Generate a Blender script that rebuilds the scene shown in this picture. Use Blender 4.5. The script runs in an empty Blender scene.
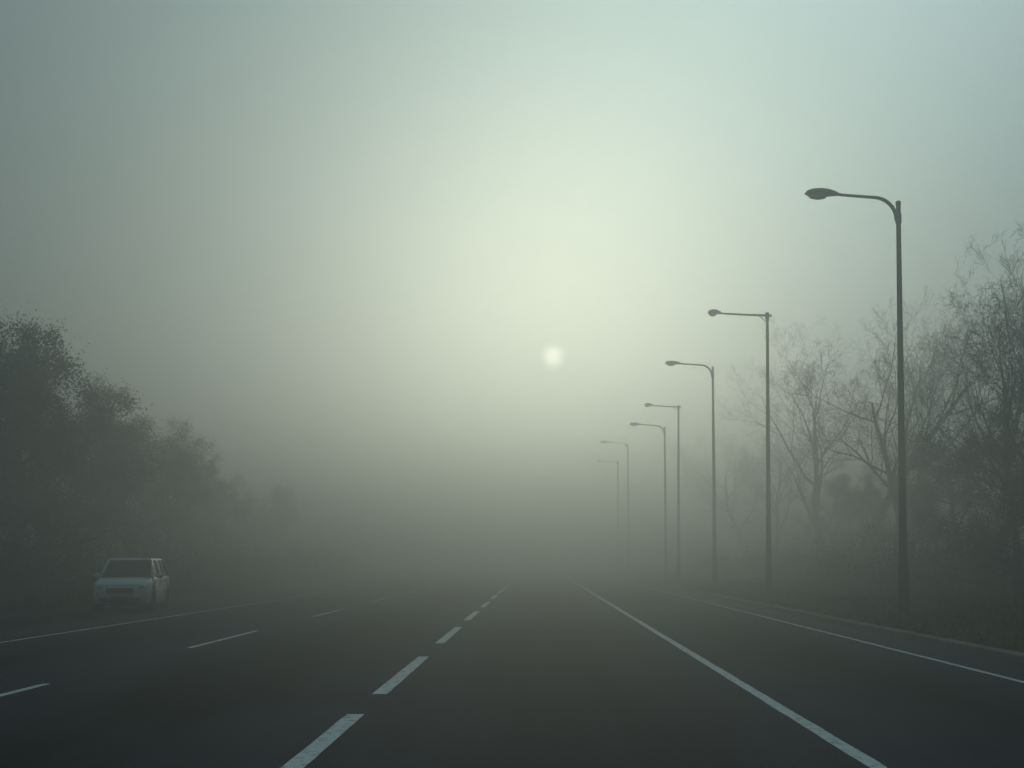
import bpy, bmesh, math, random
import numpy as np
from mathutils import Vector, Matrix, Euler

scene = bpy.context.scene
F = 1100.0; H = 1.6
COL = scene.collection

# ------------------------------------------------------------------ helpers
def nodemat(name):
    m = bpy.data.materials.new(name); m.use_nodes = True
    nt = m.node_tree; nt.nodes.clear()
    out = nt.nodes.new('ShaderNodeOutputMaterial')
    return m, nt, out

def simple(name, col, rough=0.6, metal=0.0, spec=0.5, var=0.25, scale=3.0, bump=0.0, coat=0.0):
    m, nt, out = nodemat(name)
    b = nt.nodes.new('ShaderNodeBsdfPrincipled')
    tc = nt.nodes.new('ShaderNodeTexCoord')
    n = nt.nodes.new('ShaderNodeTexNoise'); n.inputs['Scale'].default_value = scale
    n.inputs['Detail'].default_value = 6
    nt.links.new(tc.outputs['Object'], n.inputs['Vector'])
    r = nt.nodes.new('ShaderNodeValToRGB')
    r.color_ramp.elements[0].position = 0.3; r.color_ramp.elements[1].position = 0.7
    r.color_ramp.elements[0].color = (*[c*(1-var) for c in col], 1)
    r.color_ramp.elements[1].color = (*[min(1, c*(1+var)) for c in col], 1)
    nt.links.new(n.outputs['Fac'], r.inputs['Fac'])
    nt.links.new(r.outputs['Color'], b.inputs['Base Color'])
    b.inputs['Roughness'].default_value = rough
    b.inputs['Metallic'].default_value = metal
    b.inputs['Specular IOR Level'].default_value = spec
    b.inputs['Coat Weight'].default_value = coat
    if bump:
        bp = nt.nodes.new('ShaderNodeBump'); bp.inputs['Strength'].default_value = bump
        nt.links.new(n.outputs['Fac'], bp.inputs['Height'])
        nt.links.new(bp.outputs['Normal'], b.inputs['Normal'])
    nt.links.new(b.outputs[0], out.inputs['Surface'])
    return m

def mesh_np(name, verts, faces, mats, parent=None, smooth=False, fmat=None):
    me = bpy.data.meshes.new(name)
    me.from_pydata([tuple(v) for v in verts], [], [tuple(f) for f in faces])
    for m in mats: me.materials.append(m)
    if fmat is not None: me.polygons.foreach_set('material_index', fmat)
    if smooth: me.polygons.foreach_set('use_smooth', [True]*len(me.polygons))
    me.update()
    ob = bpy.data.objects.new(name, me); COL.objects.link(ob)
    if parent: ob.parent = parent
    return ob

def quads_mesh(name, V, mats, midx=None):
    n = len(V); me = bpy.data.meshes.new(name)
    me.vertices.add(n*4); me.vertices.foreach_set('co', V.reshape(-1).astype(np.float32))
    me.loops.add(n*4); me.loops.foreach_set('vertex_index', np.arange(n*4, dtype=np.int32))
    me.polygons.add(n); me.polygons.foreach_set('loop_start', np.arange(0, n*4, 4, dtype=np.int32))
    for m in mats: me.materials.append(m)
    if midx is not None: me.polygons.foreach_set('material_index', midx.astype(np.int32))
    me.update(calc_edges=True); me.validate()
    return me

def bm_obj(name, bm, mats, parent=None, smooth=False, bevel=0.0):
    me = bpy.data.meshes.new(name); bm.to_mesh(me); bm.free()
    for m in mats: me.materials.append(m)
    if smooth:
        for p in me.polygons: p.use_smooth = True
    ob = bpy.data.objects.new(name, me); COL.objects.link(ob)
    if parent: ob.parent = parent
    if bevel:
        b = ob.modifiers.new('bevel', 'BEVEL'); b.width = bevel; b.segments = 3; b.limit_method = 'ANGLE'
    return ob

# ------------------------------------------------------------------ sky / world
SUN_AZ = math.atan2(15, F)
SUN_EL = math.atan2(203, math.hypot(15, F))
S = Vector((math.sin(SUN_AZ)*math.cos(SUN_EL), math.cos(SUN_AZ)*math.cos(SUN_EL), math.sin(SUN_EL)))

w = bpy.data.worlds.new("World"); scene.world = w; w.use_nodes = True
nt = w.node_tree; nt.nodes.clear()
L = nt.links.new
wout = nt.nodes.new('ShaderNodeOutputWorld')
tc = nt.nodes.new('ShaderNodeTexCoord')
def vmath(op, a, b=None):
    n = nt.nodes.new('ShaderNodeVectorMath'); n.operation = op
    for i, x in enumerate((a, b)):
        if x is None: continue
        if isinstance(x, (tuple, list, Vector)): n.inputs[i].default_value = tuple(x)
        elif hasattr(x, 'is_output'): L(x, n.inputs[i])
        else: n.inputs['Scale'].default_value = x
    return n
def fmath(op, a, b=None, clamp=False):
    n = nt.nodes.new('ShaderNodeMath'); n.operation = op; n.use_clamp = clamp
    for i, x in enumerate((a, b)):
        if x is None: continue
        if hasattr(x, 'is_output'): L(x, n.inputs[i])
        else: n.inputs[i].default_value = x
    return n.outputs[0]
dirn = vmath('NORMALIZE', tc.outputs['Generated']).outputs[0]
def dvec(az, el):
    az = math.radians(az); el = math.radians(el)
    return Vector((math.sin(az)*math.cos(el), math.cos(az)*math.cos(el), math.sin(el)))
def glow(vec, sigma_deg):
    d = vmath('DOT_PRODUCT', dirn, vec).outputs['Value']
    ang = fmath('ARCCOSINE', fmath('MINIMUM', d, 0.999999999))
    q = fmath('DIVIDE', ang, math.radians(sigma_deg))
    return fmath('EXPONENT', fmath('MULTIPLY', fmath('MULTIPLY', q, q), -0.5))
def scaled(colour, fac):
    n = nt.nodes.new('ShaderNodeVectorMath'); n.operation = 'SCALE'
    n.inputs[0].default_value = colour; L(fac, n.inputs['Scale']); return n.outputs[0]
sky = nt.nodes.new('ShaderNodeTexSky'); sky.sky_type = 'NISHITA'; sky.sun_disc = False
sky.sun_elevation = SUN_EL; sky.sun_rotation = SUN_AZ
sky.air_density = 1.0; sky.dust_density = 1.0
bg1 = nt.nodes.new('ShaderNodeBackground'); bg1.inputs['Strength'].default_value = 0.05
# clear sky filtered by the high haze
hsv = nt.nodes.new('ShaderNodeHueSaturation'); hsv.inputs['Saturation'].default_value = 0.3; hsv.inputs['Value'].default_value = 0.12
L(sky.outputs[0], hsv.inputs['Color']); L(hsv.outputs[0], bg1.inputs['Color'])
acc = scaled((0.145, 0.265, 0.300), fmath('ADD', fmath('MULTIPLY', glow(dvec(0, 90), 50), 0.62), 0.27))
for c, v, s in (((0.58, 0.76, 0.74), dvec(15, 31), 15.5),
                ((0.42, 0.40, 0.23), dvec(3, 15), 7.5),
                ((0.20, 0.16, 0.07), S, 4.0)):
    acc = vmath('ADD', acc, scaled(c, glow(v, s))).outputs[0]
d = vmath('DOT_PRODUCT', dirn, S).outputs['Value']
ang = fmath('ARCCOSINE', fmath('MINIMUM', d, 0.9999999999))
mr = nt.nodes.new('ShaderNodeMapRange'); mr.interpolation_type = 'SMOOTHERSTEP'
L(ang, mr.inputs[0]); mr.inputs[1].default_value = math.radians(0.0); mr.inputs[2].default_value = math.radians(0.85)
mr.inputs[3].default_value = 1; mr.inputs[4].default_value = 0
acc = vmath('ADD', acc, scaled((3.7, 3.7, 3.2), mr.outputs[0])).outputs[0]
nz = nt.nodes.new('ShaderNodeTexNoise'); nz.inputs['Scale'].default_value = 2.2; nz.inputs['Detail'].default_value = 2
L(dirn, nz.inputs['Vector'])
vs = nt.nodes.new('ShaderNodeVectorMath'); vs.operation = 'SCALE'
L(acc, vs.inputs[0]); L(fmath('ADD', fmath('MULTIPLY', nz.outputs['Fac'], 0.4), 0.8), vs.inputs['Scale'])
bg2 = nt.nodes.new('ShaderNodeBackground'); bg2.inputs['Strength'].default_value = 1.0
L(vs.outputs[0], bg2.inputs['Color'])
add = nt.nodes.new('ShaderNodeAddShader'); L(bg1.outputs[0], add.inputs[0]); L(bg2.outputs[0], add.inputs[1])
L(add.outputs[0], wout.inputs['Surface'])

sl = bpy.data.lights.new("sun", 'SUN'); sl.energy = 2.1; sl.angle = math.radians(1.0); sl.color = (1.0, 0.90, 0.66)
so = bpy.data.objects.new("sun", sl); COL.objects.link(so)
so.rotation_euler = S.to_track_quat('Z', 'Y').to_euler()

# ------------------------------------------------------------------ fog (nested homogeneous layers)
def fog_layer(i, top, dens, g=0.725, alb=(0.79, 0.92, 0.97)):
    m, n2, out = nodemat("fog_%d" % i)
    sc = n2.nodes.new('ShaderNodeVolumeScatter')
    sc.inputs['Color'].default_value = (*alb, 1); sc.inputs['Density'].default_value = dens
    sc.inputs['Anisotropy'].default_value = g
    ab = n2.nodes.new('ShaderNodeVolumeAbsorption')      # keeps extinction equal in all channels
    ab.inputs['Color'].default_value = (*alb, 1); ab.inputs['Density'].default_value = dens
    ad = n2.nodes.new('ShaderNodeAddShader')
    n2.links.new(sc.outputs[0], ad.inputs[0]); n2.links.new(ab.outputs[0], ad.inputs[1])
    n2.links.new(ad.outputs[0], out.inputs['Volume'])
    e = i*1.7
    x0, x1, y0, y1, z0, z1 = -600-e, 600+e, -250-e, 900+e, -2-e*0.3, top
    vs_ = [(x0,y0,z0),(x1,y0,z0),(x1,y1,z0),(x0,y1,z0),(x0,y0,z1),(x1,y0,z1),(x1,y1,z1),(x0,y1,z1)]
    fs = [(0,3,2,1),(4,5,6,7),(0,1,5,4),(1,2,6,5),(2,3,7,6),(3,0,4,7)]
    return mesh_np("layer_%d" % i, vs_, fs, [m])
fog = bpy.data.objects.new("fog", None); COL.objects.link(fog)
for i, (top, dens) in enumerate([(4.2, 0.015), (34, 0.0142)]):
    fog_layer(i, top, dens).parent = fog

# ------------------------------------------------------------------ road
def asphalt():
    m, n, out = nodemat("asphalt")
    b = n.nodes.new('ShaderNodeBsdfPrincipled'); tc = n.nodes.new('ShaderNodeTexCoord')
    K = n.links.new
    fine = n.nodes.new('ShaderNodeTexNoise'); fine.inputs['Scale'].default_value = 60; fine.inputs['Detail'].default_value = 4
    K(tc.outputs['Object'], fine.inputs['Vector'])
    mp = n.nodes.new('ShaderNodeMapping'); mp.inputs['Scale'].default_value = (1.0, 0.05, 1)
    K(tc.outputs['Object'], mp.inputs['Vector'])
    streak = n.nodes.new('ShaderNodeTexNoise'); streak.inputs['Scale'].default_value = 1.6; streak.inputs['Detail'].default_value = 6
    K(mp.outputs[0], streak.inputs['Vector'])
    big = n.nodes.new('ShaderNodeTexNoise'); big.inputs['Scale'].default_value = 0.35; big.inputs['Detail'].default_value = 5
    K(tc.outputs['Object'], big.inputs['Vector'])
    def mth(op, a, bb, clamp=False):
        q = n.nodes.new('ShaderNodeMath'); q.operation = op; q.use_clamp = clamp
        for i, x in enumerate((a, bb)):
            if hasattr(x, 'is_output'): K(x, q.inputs[i])
            else: q.inputs[i].default_value = x
        return q.outputs[0]
    s = mth('ADD', mth('MULTIPLY', streak.outputs['Fac'], 0.6), mth('MULTIPLY', big.outputs['Fac'], 0.4))
    s = mth('ADD', s, mth('MULTIPLY', mth('SUBTRACT', fine.outputs['Fac'], 0.5), 0.9))
    sep = n.nodes.new('ShaderNodeSeparateXYZ'); K(tc.outputs['Object'], sep.inputs[0])
    ph = mth('MULTIPLY', mth('SUBTRACT', sep.outputs[0], 0.35), 2*math.pi/4.55)
    c = n.nodes.new('ShaderNodeMath'); c.operation = 'COSINE'; K(ph, c.inputs[0])
    s = mth('SUBTRACT', s, mth('MULTIPLY', c.outputs[0], 0.15))
    r = n.nodes.new('ShaderNodeValToRGB')
    r.color_ramp.elements[0].position = 0.3; r.color_ramp.elements[1].position = 0.75
    r.color_ramp.elements[0].color = (0.012, 0.011, 0.019, 1); r.color_ramp.elements[1].color = (0.060, 0.055, 0.078, 1)
    K(s, r.inputs['Fac']); K(r.outputs[0], b.inputs['Base Color'])
    b.inputs['Roughness'].default_value = 0.85; b.inputs['Specular IOR Level'].default_value = 0.10
    bp = n.nodes.new('ShaderNodeBump'); bp.inputs['Strength'].default_value = 0.5; bp.inputs['Distance'].default_value = 0.01
    K(fine.outputs['Fac'], bp.inputs['Height']); K(bp.outputs[0], b.inputs['Normal'])
    K(b.outputs[0], out.inputs['Surface'])
    return m
M_ASPH = asphalt()
KX = 7.45; LX = -15.2
mesh_np("road", [(LX,-80,0),(KX,-80,0),(KX,800,0),(LX,800,0)], [(0,1,2,3)], [M_ASPH])

def paint():
    m, n, out = nodemat("road_paint"); K = n.links.new
    b = n.nodes.new('ShaderNodeBsdfPrincipled'); tc = n.nodes.new('ShaderNodeTexCoord')
    a = n.nodes.new('ShaderNodeTexNoise'); a.inputs['Scale'].default_value = 9; a.inputs['Detail'].default_value = 9; a.inputs['Roughness'].default_value = 0.75
    K(tc.outputs['Object'], a.inputs['Vector'])
    r = n.nodes.new('ShaderNodeValToRGB')
    r.color_ramp.elements[0].position = 0.34; r.color_ramp.elements[1].position = 0.50
    r.color_ramp.elements[0].color = (0.18, 0.18, 0.19, 1); r.color_ramp.elements[1].color = (0.80, 0.81, 0.83, 1)
    K(a.outputs['Fac'], r.inputs['Fac']); K(r.outputs[0], b.inputs['Base Color'])
    b.inputs['Roughness'].default_value = 0.7; K(b.outputs[0], out.inputs['Surface'])
    return m
M_PAINT = paint()
def strips(name, x, wd, segs):
    rng = random.Random(int(abs(x)*100))
    vs_, fs = [], []
    for y0, y1 in segs:
        n = max(1, int((y1-y0)/0.35)) if y0 < 40 else 1
        base = len(vs_)
        for k in range(n+1):
            y = y0+(y1-y0)*k/n
            vs_.append((x-wd/2+rng.uniform(-.006,.006), y, .004)); vs_.append((x+wd/2+rng.uniform(-.006,.006), y, .004))
        for k in range(n):
            a = base+2*k; fs.append((a, a+1, a+3, a+2))
    return mesh_np(name, vs_, fs, [M_PAINT])
strips("lane_edge_line", 2.62, 0.14, [(-60, 40), (40, 500)])
strips("road_edge_line", 3.97*H, 0.10, [(-60, 40), (40, 500)])
strips("road_edge_line", -6.5*H, 0.10, [(-60, 40), (40, 500)])
strips("lane_dashes", -1.89, 0.18, [(-2.9,2.2),(5.2,11.4)]+[(13.1+8*k, 18.2+8*k) for k in range(40)])
strips("lane_dashes", -6.34, 0.12, [(-1.6,3.1),(9.4,14.2)]+[(20+11*k, 24.8+11*k) for k in range(30)])

M_KERB = simple("kerb_concrete", (0.17, 0.17, 0.165), 0.9, var=0.35, scale=2.5, bump=0.3)
bm = bmesh.new()
y = -40.0; rng = random.Random(4)
while y < 260:
    Lk = 0.98 if y < 60 else 9.98
    o = rng.uniform(-.006, .006); t = rng.uniform(-.006, .006)
    prof = [(KX-.03+o, -.05), (KX+.0+o, .11+t), (KX+.03+o, .135+t), (KX+.18+o, .14+t), (KX+.18+o, -.05)]
    a = [bm.verts.new((px, y, pz)) for px, pz in prof]; c = [bm.verts.new((px, y+Lk, pz)) for px, pz in prof]
    for k in range(4): bm.faces.new((a[k], a[k+1], c[k+1], c[k]))
    bm.faces.new(a); bm.faces.new(c[::-1]); y += Lk+.02
bmesh.ops.recalc_face_normals(bm, faces=bm.faces)
bm_obj("kerb", bm, [M_KERB])

# ------------------------------------------------------------------ ground
def ground_mat():
    m, n, out = nodemat("grass_ground"); K = n.links.new
    b = n.nodes.new('ShaderNodeBsdfPrincipled'); tc = n.nodes.new('ShaderNodeTexCoord')
    a = n.nodes.new('ShaderNodeTexNoise'); a.inputs['Scale'].default_value = 0.5; a.inputs['Detail'].default_value = 12; a.inputs['Roughness'].default_value = 0.7
    K(tc.outputs['Object'], a.inputs['Vector'])
    r = n.nodes.new('ShaderNodeValToRGB')
    e = r.color_ramp.elements; e[0].position = 0.35; e[1].position = 0.7
    e[0].color = (0.034, 0.034, 0.018, 1); e[1].color = (0.13, 0.10, 0.055, 1)
    k = r.color_ramp.elements.new(0.5); k.color = (0.060, 0.058, 0.028, 1)
    K(a.outputs['Fac'], r.inputs['Fac']); K(r.outputs[0], b.inputs['Base Color'])
    b.inputs['Roughness'].default_value = 1.0; b.inputs['Specular IOR Level'].default_value = 0.1
    bp = n.nodes.new('ShaderNodeBump'); bp.inputs['Strength'].default_value = 0.8; bp.inputs['Distance'].default_value = 0.1
    K(a.outputs['Fac'], bp.inputs['Height']); K(bp.outputs[0], b.inputs['Normal'])
    K(b.outputs[0], out.inputs['Surface']); return m
M_GROUND = ground_mat()
def gz(x, y):
    wob = 0.06*math.sin(x*0.9+y*0.31)+0.05*math.sin(y*0.73-x*0.4)+0.04*math.sin(x*2.1+y*1.3)
    if x > KX+.1:
        dd = x-KX-.15
        k = min(1, max(0, dd-.4)/1.5)
        return 0.115+k*wob + 0.05*min(dd, 6) + (max(0, min(dd, 40)-6))*0.10
    if x < LX+.05:
        dd = LX-x
        k = min(1, max(0, dd)/1.5)
        return -0.015+k*abs(wob) + 0.06*min(dd, 6) + (max(0, min(dd, 40)-4))*0.08
    return -0.12
xs = [-1500,-600,-250,-120,-80]+list(np.arange(-60, LX-.3, .8))+[LX-.25, LX+.02, LX+.4, -8, 0, 5, KX+.08, KX+.13]+list(np.arange(KX+.5, 60, .8))+[80,120,250,600,1500]
ys = [-400,-150,-60,-20]+list(np.arange(0, 120, 1.0))+list(np.arange(120, 300, 10))+[400,600,1000,2500]
V = [(x, yy, gz(x, yy)) for yy in ys for x in xs]; nx = len(xs)
Fc = [(j*nx+i, j*nx+i+1, (j+1)*nx+i+1, (j+1)*nx+i) for j in range(len(ys)-1) for i in range(nx-1)]
mesh_np("ground", V, Fc, [M_GROUND], smooth=True)

M_BL = [simple("grass_green", (0.065, 0.074, 0.030), 0.8, var=.4, scale=1), simple("grass_dry", (0.26, 0.20, 0.10), 0.8, var=.4, scale=1)]
r_ = np.random.RandomState(3)
def grass(n, xr, yr, hmin, hmax, seedclump=0.5):
    X = r_.uniform(*xr, n); Y = yr[0]+(yr[1]-yr[0])*r_.rand(n)**1.4
    cl = np.sin(X*1.7+Y*.6)*np.sin(Y*1.1-X*.7)+r_.randn(n)*.6
    hh = (hmin+(hmax-hmin)*np.clip(.5+.4*cl, 0, 1))*r_.uniform(.5, 1.3, n)
    Z = np.array([gz(a, b) for a, b in zip(X, Y)])-.02
    an = r_.uniform(0, 2*np.pi, n); wd = r_.uniform(.006, .016, n)*1.3
    lean = r_.randn(n, 2)*.35*hh[:, None]
    Q = np.zeros((n, 4, 3))
    Q[:,0] = np.c_[X-np.cos(an)*wd, Y-np.sin(an)*wd, Z]; Q[:,1] = np.c_[X+np.cos(an)*wd, Y+np.sin(an)*wd, Z]
    Q[:,2] = np.c_[X+lean[:,0]+np.cos(an)*wd*.3, Y+lean[:,1]+np.sin(an)*wd*.3, Z+hh]
    Q[:,3] = np.c_[X+lean[:,0]-np.cos(an)*wd*.3, Y+lean[:,1]-np.sin(an)*wd*.3, Z+hh]
    dry = np.clip(.4+.35*np.sin(X*.8-Y*.25)*np.sin(Y*.4), .05, .9)
    return Q, (r_.rand(n) < dry)
A = [grass(45000, (KX+.2, 14), (12, 60), .04, .20), grass(16000, (11, 24), (14, 60), .12, .55),
     grass(30000, (-26, LX-.1), (22, 70), .08, .55)]
me = quads_mesh("grass", np.concatenate([a[0] for a in A]), M_BL, np.concatenate([a[1] for a in A]))
COL.objects.link(bpy.data.objects.new("grass", me))

# ------------------------------------------------------------------ trees
M_BARK = simple("bark", (0.040, 0.038, 0.035), 0.95, spec=.2, var=.4, scale=6, bump=.5)
M_LEAF = [simple("leaf_dark", (0.026, 0.036, 0.022), 0.8, spec=.15, var=.4, scale=.7), simple("leaf_light", (0.050, 0.056, 0.030), 0.8, spec=.15, var=.3, scale=.7)]

def frames(d):
    a = np.array([0, 0, 1.0]) if abs(d[2]) < .9 else np.array([1.0, 0, 0])
    u = np.cross(d, a); u /= np.linalg.norm(u); return u, np.cross(d, u)

def grow(seed, height, r0, levels=5, nchild=(7,5,4,4,3), ratio=.55, angle=45, up=.25, droop=0.0, first=.25, wob=.12, wl=.45, rf=.6):
    rng = np.random.RandomState(seed); segs = []; tips = []
    def branch(p, d, Ln, r, lev):
        nseg = max(2, [9,7,6,5,4,3,2][lev]); q = p.copy(); dd = d.copy(); pts = [q.copy()]; rs = [r]
        for k in range(nseg):
            dd = dd + rng.randn(3)*wob*(1+wl*lev); dd[2] += (up-droop*lev)*.12*(1 if lev else 0)
            dd /= np.linalg.norm(dd); q = q+dd*Ln/nseg; pts.append(q.copy())
            rs.append(r*(1-.82*(k+1)/nseg) if lev else r*(1-.75*(k+1)/nseg))
        segs.append((np.array(pts), np.array(rs), lev))
        if lev >= 2: tips.extend(pts[len(pts)//2:])
        if lev >= levels: return
        nc = nchild[min(lev, len(nchild)-1)]
        for c in range(nc):
            t = first+(1-first)*(c+rng.rand())/nc if lev == 0 else .2+.8*(c+rng.rand())/nc
            t = min(t, .98); k = int(t*nseg); f = t*nseg-k
            pp = pts[k]*(1-f)+pts[k+1]*f; rr = rs[k]*(1-f)+rs[k+1]*f
            ax = pts[k+1]-pts[k]; ax = ax/np.linalg.norm(ax)
            u, v = frames(ax); ph = rng.uniform(0, 2*np.pi) if lev else c*2.4+rng.rand()
            th = math.radians(angle*rng.uniform(.65, 1.3))
            nd = ax*math.cos(th)+(u*math.cos(ph)+v*math.sin(ph))*math.sin(th)
            branch(pp, nd, Ln*ratio*(1.15-.5*t if lev == 0 else 1.1-.4*t)*rng.uniform(.75, 1.2), max(rr*rf, .005), lev+1)
    branch(np.array([0., 0., -.3]), np.array([0., 0., 1.]), height*.8, r0, 0)
    return segs, np.array(tips)

def tubes(segs, minr=.008):
    quads = []
    for pts, rs, lev in segs:
        ns = 8 if lev == 0 else (5 if lev == 1 else 3); prev = None
        for k in range(len(pts)):
            d = pts[min(k+1, len(pts)-1)]-pts[max(k-1, 0)]; d = d/np.linalg.norm(d)
            if k == 0: u, v = frames(d)
            else:
                u = u-d*np.dot(u, d); u /= np.linalg.norm(u); v = np.cross(d, u)
            rr = max(rs[k], minr); an = np.arange(ns)*2*np.pi/ns
            if lev == 0 and k == 0: rr *= 1.5
            ring = pts[k]+rr*(np.cos(an)[:,None]*u+np.sin(an)[:,None]*v)
            if prev is not None:
                q = np.stack([prev, np.roll(prev, -1, 0), np.roll(ring, -1, 0), ring], 1); quads.append(q)
            prev = ring
    return np.concatenate(quads)

def leaves(pts, rng, per, spread, size):
    P = np.repeat(pts, per, 0); P = P+rng.randn(*P.shape)*spread
    n = len(P); a = rng.randn(n, 3); a /= np.linalg.norm(a, axis=1)[:,None]
    b = np.cross(a, rng.randn(n, 3)); b /= np.linalg.norm(b, axis=1)[:,None]
    s = size*rng.uniform(.5, 1.3, n)[:,None]; a = a*s; b = b*s*.55
    return np.stack([P-a, P-b, P+a, P+b], 1)

def tree_mesh(name, seed, height, r0, leaf=0, lsize=.09, spread=.25, minr=.008, low=0, **kw):
    segs, tips = grow(seed, height, r0, **kw); Q = tubes(segs, minr); mi = np.zeros(len(Q))
    z = np.concatenate([s[0] for s in segs])[:,2].max(); k = height/z
    if leaf:
        rng = np.random.RandomState(seed+9); sel = tips[rng.rand(len(tips)) < .8]
        if len(sel) > 3500: sel = sel[rng.choice(len(sel), 3500, False)]
        Lq = leaves(sel, rng, leaf, spread, lsize)
        Q = np.concatenate([Q, Lq]); mi = np.concatenate([mi, 1+(rng.rand(len(Lq)) < .35)])
    return quads_mesh(name, Q*k, [M_BARK]+M_LEAF, mi)

def put(name, me, x, y, rot=0, s=1, sz=None):
    o = bpy.data.objects.new(name, me); COL.objects.link(o)
    o.location = (x, y, gz(x, y)); o.rotation_euler[2] = rot; o.scale = (s, s, sz or s); return o
def at(px, d): return (px-538)/F*d

leafy = [tree_mesh("leafy_tree_mesh_%d" % i, 20+i, 11, .26, leaf=15, lsize=.055, spread=.24, levels=3,
                   nchild=(16,7,6), ratio=.46, angle=58, first=.12, up=.35, minr=.012) for i in range(3)]
bare = [tree_mesh("bare_tree_mesh_%d" % i, 50+i, 14, .30, levels=5, nchild=(9,6,5,4,3), ratio=.60, angle=42,
                  first=.20, up=.5, minr=.006, wob=.10, wl=.18, rf=.58) for i in range(3)]

rr = random.Random(5)
for (px, d, h, k) in [(-60,43,10.6,0),(12,48,11.2,1),(78,56,12.0,2),(132,66,11.0,0),(165,76,10.4,1),(190,90,10.0,2),(215,110,9.5,0),
                      (-150,38,12,1),(-30,58,12.6,2),(70,72,12.4,1),(240,128,10,1),(270,155,10,2)]:
    put("leafy_tree", leafy[k], at(px, d), d, rr.uniform(0, 6.28), h/11)
for (px, d, h, k) in [(985,37,11.9,0),(1040,31,10.4,1),(905,58,15.2,2),(862,72,18.4,0),(822,86,19.5,1),(1000,58,16.5,1),(775,110,17,2),(745,135,17,0)]:
    put("bare_tree", bare[k], at(px, d), d, rr.uniform(0, 6.28), h/14)
for (px, d, h, k) in [(1018,34,6.6,1),(1090,30,7.4,0),(968,46,5.6,2),(905,62,6.4,0),(860,82,7.2,1),(820,106,8,2)]:
    put("leafy_tree", leafy[k], at(px, d), d, rr.uniform(0, 6.28), h/11)

def undergrowth(name, pts, seed, per, size):
    rng = np.random.RandomState(seed); Q = []
    for (x, yy, h) in pts:
        z0 = gz(x, yy); n = int(26*h)
        c = rng.randn(n, 3)*np.array([.75, .75, .42])*h*.55; c[:,2] = np.abs(c[:,2]+h*.3)
        Q.append(leaves(c+np.array([x, yy, z0]), rng, per, .16, size))
        st = []
        for _ in range(int(5*h)):
            a = np.array([x, yy, z0])+rng.randn(3)*[.3,.3,0]; e = a+rng.randn(3)*[.5,.5,0]*h*.7+np.array([0,0,h*rng.uniform(.7,1.3)])
            mid = (a+e)/2+rng.randn(3)*.12; st.append((np.array([a, mid, e]), np.array([.02,.012,.006]), 3))
        Q.append(tubes(st, .006))
    Q = np.concatenate(Q)
    me = quads_mesh(name, Q, M_LEAF+[M_BARK], (rng.rand(len(Q)) < .35).astype(int))
    o = bpy.data.objects.new(name, me); COL.objects.link(o)
rp = random.Random(8)
undergrowth("undergrowth", [(-18.6-rp.random()*6, 30+k*1.5+rp.random(), 1.2+rp.random()*1.9) for k in range(60)], 1, 8, .08)
undergrowth("undergrowth", [(13.8+rp.random()*6, 24+k*1.3+rp.random(), 1.0+rp.random()*1.8) for k in range(60)], 2, 8, .08)

# ------------------------------------------------------------------ street lamps
M_STEEL = simple("lamp_steel", (0.045, 0.052, 0.057), 0.6, metal=.2, var=.25, scale=2)
M_HEAD = simple("lamp_housing", (0.06, 0.068, 0.072), 0.55, metal=.2, var=.2, scale=4)
M_LENS = simple("lamp_lens", (0.20, 0.20, 0.18), 0.25, var=.15, scale=12)
def tube_path(name, pts, rads, mat, parent, ns=14):
    bm = bmesh.new(); prev = None; u = None
    pts = [Vector(p) for p in pts]
    for k, p in enumerate(pts):
        d = (pts[min(k+1, len(pts)-1)]-pts[max(k-1, 0)]).normalized()
        if u is None: u = d.orthogonal().normalized()
        u = (u-d*u.dot(d)).normalized(); v = d.cross(u)
        ring = [bm.verts.new(p+rads[k]*(math.cos(a)*u+math.sin(a)*v)) for a in [2*math.pi*i/ns for i in range(ns)]]
        if prev:
            for i in range(ns): bm.faces.new((prev[i], prev[(i+1)%ns], ring[(i+1)%ns], ring[i]))
        else: bm.faces.new(ring[::-1])
        prev = ring
    bm.faces.new(prev); bmesh.ops.recalc_face_normals(bm, faces=bm.faces)
    return bm_obj(name, bm, [mat], parent, smooth=True)
def cobra_head(parent, x, z, tilt, Ln=1.0):
    prof = [(0,.035,.035,0),(.10,.05,.05,.0),(.20,.085,.085,.012),(.38,.135,.12,.02),(.6,.16,.135,.02),(.8,.145,.12,.012),(.93,.10,.085,.0),(1.0,.03,.02,-.01)]
    bm = bmesh.new(); prev = None; ns = 16
    for t, hw, hh, cz in prof:
        ring = []
        for i in range(ns):
            a = 2*math.pi*i/ns; zz = math.sin(a)*hh
            if zz < 0: zz *= .6
            ring.append(bm.verts.new((-t*Ln, math.cos(a)*hw, cz+zz)))
        if prev:
            for i in range(ns): bm.faces.new((prev[i], prev[(i+1)%ns], ring[(i+1)%ns], ring[i]))
        else: bm.faces.new(ring)
        prev = ring
    bm.faces.new(prev[::-1]); bmesh.ops.recalc_face_normals(bm, faces=bm.faces)
    h = bm_obj("head", bm, [M_HEAD], parent, smooth=True); h.location = (x, 0, z); h.rotation_euler[1] = tilt
    bm = bmesh.new(); bmesh.ops.create_uvsphere(bm, u_segments=16, v_segments=10, radius=1)
    bmesh.ops.scale(bm, verts=bm.verts, vec=(.25*Ln, .12, .085))
    l = bm_obj("lens", bm, [M_LENS], h, smooth=True); l.location = (-.66*Ln, 0, -.065)
    return h
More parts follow.
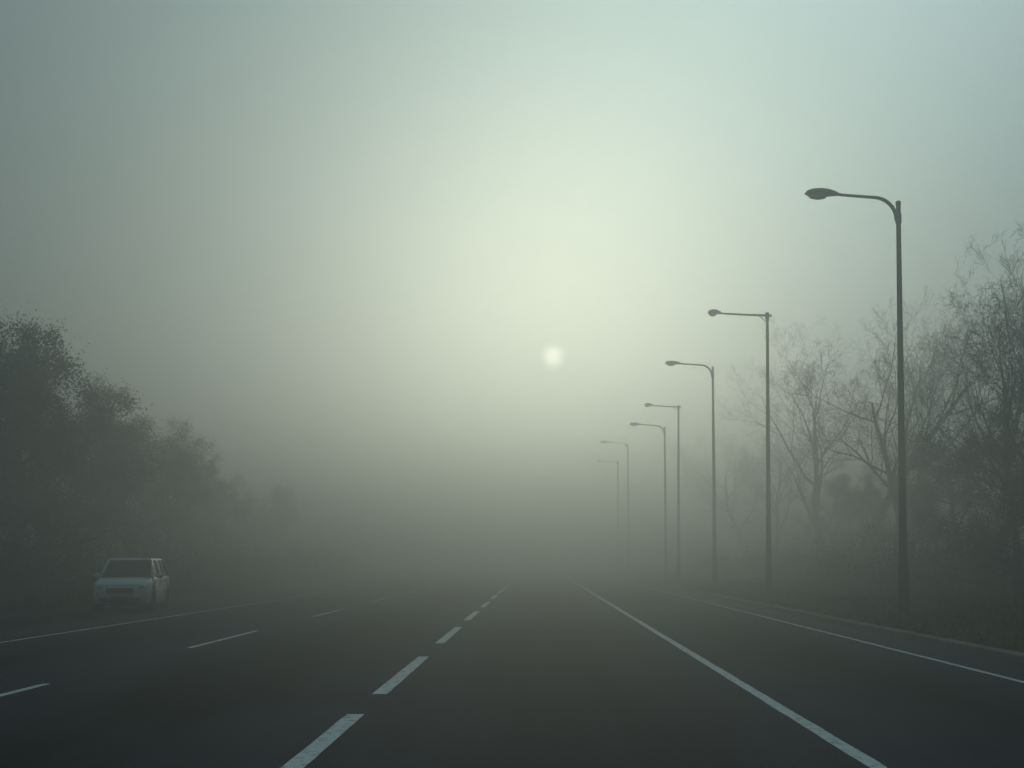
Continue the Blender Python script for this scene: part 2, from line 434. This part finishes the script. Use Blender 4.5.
def street_lamp(px, basepx_d, top, curved, arm=1.5, lean=0.0, head=1.0):
    d = basepx_d; x = at(px, d)
    e = bpy.data.objects.new("street_lamp", None); COL.objects.link(e)
    e.location = (x, d, gz(x, d)-.02); e.rotation_euler[1] = lean
    Ht = top-gz(x, d)
    n = 12
    tube_path("pole", [(0,0,Ht*k/n) for k in range(n+1)], [.125-.065*(k/n)**.8 for k in range(n+1)], M_STEEL, e)
    tube_path("base_sleeve", [(0,0,0),(0,0,1.25),(0,0,1.32)], [.15,.143,.126], M_STEEL, e)
    tube_path("flange", [(0,0,-.05),(0,0,.05)], [.24,.24], M_STEEL, e)
    bm = bmesh.new(); bmesh.ops.create_cube(bm, size=1); bmesh.ops.scale(bm, verts=bm.verts, vec=(.12,.03,.42))
    dr = bm_obj("door", bm, [M_HEAD], e, bevel=.008); dr.location = (0, -.148, .75)
    tube_path("cap", [(0,0,Ht-.02),(0,0,Ht+.05),(0,0,Ht+.08)], [.07,.07,.03], M_STEEL, e)
    if curved:
        R = .62; pts = []; z0 = Ht-.22
        for k in range(9):
            a = math.pi/2*k/8; pts.append((-.05-R*(1-math.cos(a)), 0, z0-.22+.62*math.sin(a)))
        rest = arm-.05-R
        for k in range(1, 4): pts.append((-.05-R-rest*k/3, 0, z0+.40+.08*(k/3)))
        tube_path("arm", pts, [.055-.018*k/(len(pts)-1) for k in range(len(pts))], M_STEEL, e)
        tube_path("clamp", [(0,0,z0-.30),(0,0,z0-.05)], [.08,.08], M_STEEL, e)
        cobra_head(e, pts[-1][0]+.06, pts[-1][2], math.radians(3), head)
    else:
        pts = [(.18,0,Ht-.06),(0,0,Ht-.05),(-arm*.5,0,Ht-.01),(-arm,0,Ht+.05)]
        tube_path("arm", pts, [.05,.05,.042,.036], M_STEEL, e)
        tube_path("clamp", [(0,0,Ht-.2),(0,0,Ht+.07)], [.085,.085], M_STEEL, e)
        tube_path("brace", [(-.04,0,Ht-.32),(-.35,0,Ht-.06)], [.02,.02], M_STEEL, e)
        cobra_head(e, pts[-1][0]+.06, pts[-1][2], math.radians(4), head*.7)
    return e
X0 = 9.76
def dl(px): return X0*F/(px-538)
ln = math.radians(-.8)
street_lamp(904, dl(904), 11.12, True, 1.55, ln, 1.0)
street_lamp(769, dl(769), 12.0, False, 1.95, math.radians(-.35), .9)
street_lamp(715, dl(715), 12.2, True, 1.75, math.radians(-.6), .95)
street_lamp(678.5, dl(678.5), 12.3, False, 1.75, 0, 1.0)
street_lamp(666, dl(666), 11.7, True, 1.8, math.radians(-.5), .95)
street_lamp(629, dl(629), 14.0, True, 2.0, math.radians(-.5), 1)
street_lamp(618, dl(618), 13.6, False, 2.0, 0, 1)

# ------------------------------------------------------------------ parked car
M_BODY = simple("car_paint", (0.72, 0.75, 0.78), 0.35, spec=.5, var=.05, scale=2, coat=.5)
M_GLASS = simple("car_glass", (0.012, 0.014, 0.016), 0.08, spec=.6, var=.1)
M_TRIM = simple("car_trim", (0.03, 0.03, 0.032), 0.6, var=.2)
M_TYRE = simple("tyre_rubber", (0.022, 0.022, 0.022), 0.9, var=.2)
M_RIM = simple("wheel_rim", (0.35, 0.36, 0.37), 0.4, metal=.7, var=.1)
M_LAMPG = simple("headlight_glass", (0.30, 0.32, 0.34), 0.12, spec=.8, var=.15, scale=14)
M_PLATE = simple("plate", (0.6, 0.6, 0.55), 0.5, var=.1)
def build_car():
    car = bpy.data.objects.new("parked_car", None); COL.objects.link(car)
    st = [(-2.16,.66,.62,.36,.55,.66,.70), (-2.08,.78,.74,.26,.55,.80,.84), (-1.85,.84,.80,.22,.56,.90,.95),
          (-1.3,.86,.83,.22,.58,.97,1.03), (-.95,.86,.84,.22,.58,1.00,1.06), (0,.86,.845,.22,.58,1.02,1.06), (1.2,.86,.845,.22,.58,1.03,1.07),
          (1.9,.85,.83,.24,.60,1.05,1.08), (2.12,.79,.77,.30,.60,1.02,1.05)]
    bm = bmesh.new(); prev = None
    for y, wl, wb, zb, zc, zt, zz in st:
        P = [(wl*.9,zb),(wl,zb+.08),(wl+.012,zc),(wl,zc+.1),(wb,zt),(wb-.07,zz-.005),(wb*.5,zz+.02),(0,zz+.028)]
        P = P+[(-a, b) for a, b in P[-2::-1]]
        ring = [bm.verts.new((a, y, b)) for a, b in P]
        if prev:
            n = len(ring)
            for i in range(n): bm.faces.new((prev[i], prev[(i+1)%n], ring[(i+1)%n], ring[i]))
        else: bm.faces.new(ring)
        prev = ring
    bm.faces.new(prev[::-1]); bmesh.ops.recalc_face_normals(bm, faces=bm.faces)
    body = bm_obj("body", bm, [M_BODY], car, smooth=True, bevel=.012)
    for wy in (-1.36, 1.32):
        bm = bmesh.new(); bmesh.ops.create_cone(bm, cap_ends=True, segments=32, radius1=.37, radius2=.37, depth=2.4)
        c = bm_obj("cut", bm, [M_TRIM]); c.rotation_euler[1] = math.pi/2; c.location = (0, wy, .33)
        bpy.context.view_layer.update()
        md = body.modifiers.new('b', 'BOOLEAN'); md.operation = 'DIFFERENCE'; md.object = c; md.solver = 'EXACT'
        dg = bpy.context.evaluated_depsgraph_get()
        nm = bpy.data.meshes.new_from_object(body.evaluated_get(dg)); body.modifiers.clear(); body.data = nm
        bpy.data.objects.remove(c)
    def box(name, x0,x1,y0,y1,z0,z1, mat, bev=.01, par=car):
        bm = bmesh.new(); bmesh.ops.create_cube(bm, size=1)
        bmesh.ops.scale(bm, verts=bm.verts, vec=(x1-x0, y1-y0, z1-z0)); bmesh.ops.translate(bm, verts=bm.verts, vec=((x0+x1)/2,(y0+y1)/2,(z0+z1)/2))
        return bm_obj(name, bm, [mat], par, bevel=bev)
    def trap(name, mat, yb0,yb1,hb, zb, yt0,yt1,ht, zt, bev=.02):
        vs_ = [(-hb,yb0,zb),(hb,yb0,zb),(hb,yb1,zb),(-hb,yb1,zb),(-ht,yt0,zt),(ht,yt0,zt),(ht,yt1,zt),(-ht,yt1,zt)]
        bm = bmesh.new(); v = [bm.verts.new(p) for p in vs_]
        for f in [(0,3,2,1),(4,5,6,7),(0,1,5,4),(1,2,6,5),(2,3,7,6),(3,0,4,7)]: bm.faces.new([v[i] for i in f])
        return bm_obj(name, bm, [mat], car, bevel=bev)
    trap("glass", M_GLASS, -1.12,1.98,.785,1.03, -.46,1.62,.645,1.60)
    trap("roof", M_BODY, -.47,1.66,.67,1.575, -.33,1.52,.60,1.665, .03)
    def pillar(a, b, w1=.035, w2=.03, nm="pillar"):
        tube_path(nm, [a, ((a[0]+b[0])/2,(a[1]+b[1])/2,(a[2]+b[2])/2), b], [w1, (w1+w2)/2, w2], M_BODY, car, 8)
    for s in (-1, 1):
        pillar((s*.785,-1.13,1.03),(s*.648,-.45,1.60)); pillar((s*.79,.12,1.03),(s*.65,.12,1.60), .032,.028)
        pillar((s*.79,1.05,1.03),(s*.65,1.05,1.60), .032,.028); pillar((s*.785,1.95,1.03),(s*.645,1.63,1.60),.06,.05)
        tube_path("roof_rail", [(s*.55,-.2,1.66),(s*.55,-.15,1.70),(s*.55,1.35,1.70),(s*.55,1.4,1.66)], [.014]*4, M_TRIM, car, 8)
        bm = bmesh.new(); bmesh.ops.create_uvsphere(bm, u_segments=14, v_segments=8, radius=1); bmesh.ops.scale(bm, verts=bm.verts, vec=(.12,.07,.085))
        mi = bm_obj("mirror", bm, [M_BODY], car, smooth=True); mi.location = (s*.95,-.82,1.10)
        bm = bmesh.new(); bmesh.ops.create_uvsphere(bm, u_segments=18, v_segments=10, radius=1); bmesh.ops.scale(bm, verts=bm.verts, vec=(.19,.14,.085))
        hl = bm_obj("headlight", bm, [M_LAMPG], car, smooth=True); hl.location = (s*.60,-2.0,.75); hl.rotation_euler = (0, s*-.12, s*.35)
        bm = bmesh.new(); bmesh.ops.create_cone(bm, cap_ends=True, segments=18, radius1=.06, radius2=.06, depth=.03)
        fg = bm_obj("fog_light", bm, [M_LAMPG], car); fg.location = (s*.58,-2.155,.42); fg.rotation_euler[0] = math.pi/2
        box("tail_light", s*.72-.06, s*.72+.06, 2.08, 2.14, .75, 1.0, M_TRIM)
        for nm, yy in (("door_handle_front", -.05), ("door_handle_rear", .9)):
            box(nm, s*.865-.015, s*.865+.015, yy, yy+.16, .90, .93, M_TRIM, .005)
        box("sill", s*.85-.03, s*.85+.03, -.95, .92, .20, .29, M_TRIM, .01)
    box("grille", -.40, .40, -2.19, -2.10, .60, .74, M_TRIM)
    for k in range(3): box("grille_bar_%d" % k, -.39, .39, -2.205, -2.18, .625+.04*k, .637+.04*k, M_RIM, .003)
    box("lower_intake", -.55, .55, -2.175, -2.10, .30, .44, M_TRIM)
    box("number_plate", -.26, .26, -2.20, -2.17, .47, .57, M_PLATE, .004)
    box("underside", -.72, .72, -1.95, 1.95, .2, .5, M_TRIM)
    box("wiper", -.5, .1, -1.10, -1.08, 1.075, 1.09, M_TRIM, .003)
    for wy in (-1.36, 1.32):
        for s in (-1, 1):
            prof = [(.20,.11),(.30,.115),(.325,.10),(.335,.06),(.335,-.06),(.325,-.10),(.30,-.115),(.2,-.11)]
            bm = bmesh.new(); ns = 32; rings = []
            for i in range(ns):
                a = 2*math.pi*i/ns; rings.append([bm.verts.new((px, r*math.cos(a), r*math.sin(a))) for r, px in prof])
            for i in range(ns):
                A_, B_ = rings[i], rings[(i+1)%ns]
                for k in range(len(prof)): bm.faces.new((A_[k], A_[(k+1)%len(prof)], B_[(k+1)%len(prof)], B_[k]))
            bmesh.ops.recalc_face_normals(bm, faces=bm.faces)
            t = bm_obj("tyre", bm, [M_TYRE], car, smooth=True); t.location = (s*.76, wy, .335)
            bm = bmesh.new()
            for k in range(7):
                bb = bmesh.ops.create_cube(bm, size=1)['verts']; bmesh.ops.scale(bm, verts=bb, vec=(.03,.05,.2)); bmesh.ops.translate(bm, verts=bb, vec=(s*.06,0,.1))
                bmesh.ops.rotate(bm, verts=bb, matrix=Matrix.Rotation(2*math.pi*k/7, 3, 'X'))
            bmesh.ops.create_cone(bm, cap_ends=True, segments=24, radius1=.06, radius2=.06, depth=.14, matrix=Matrix.Rotation(math.pi/2, 4, 'Y'))
            q = bm_obj("rim", bm, [M_RIM], car); q.location = t.location
            bm = bmesh.new(); bmesh.ops.create_cone(bm, cap_ends=True, segments=24, radius1=.205, radius2=.205, depth=.08, matrix=Matrix.Rotation(math.pi/2, 4, 'Y'))
            q = bm_obj("brake_disc", bm, [M_TRIM], car); q.location = t.location
    return car
car = build_car()
car.location = (-13.1, 35.6, 0.0); car.rotation_euler[2] = math.radians(10)

# ------------------------------------------------------------------ camera
cam = bpy.data.cameras.new("camera"); co = bpy.data.objects.new("camera", cam); COL.objects.link(co)
co.location = (0, 0, H); co.rotation_euler = (math.radians(90), 0, 0)
cam.sensor_width = 36; cam.lens = 36*F/1024
cam.shift_x = -26/1024; cam.shift_y = 176/1024
cam.clip_end = 4000; cam.clip_start = 0.05
scene.camera = co
scene.view_settings.view_transform = 'Standard'; scene.view_settings.look = 'None'
scene.view_settings.exposure = 0; scene.view_settings.gamma = 1
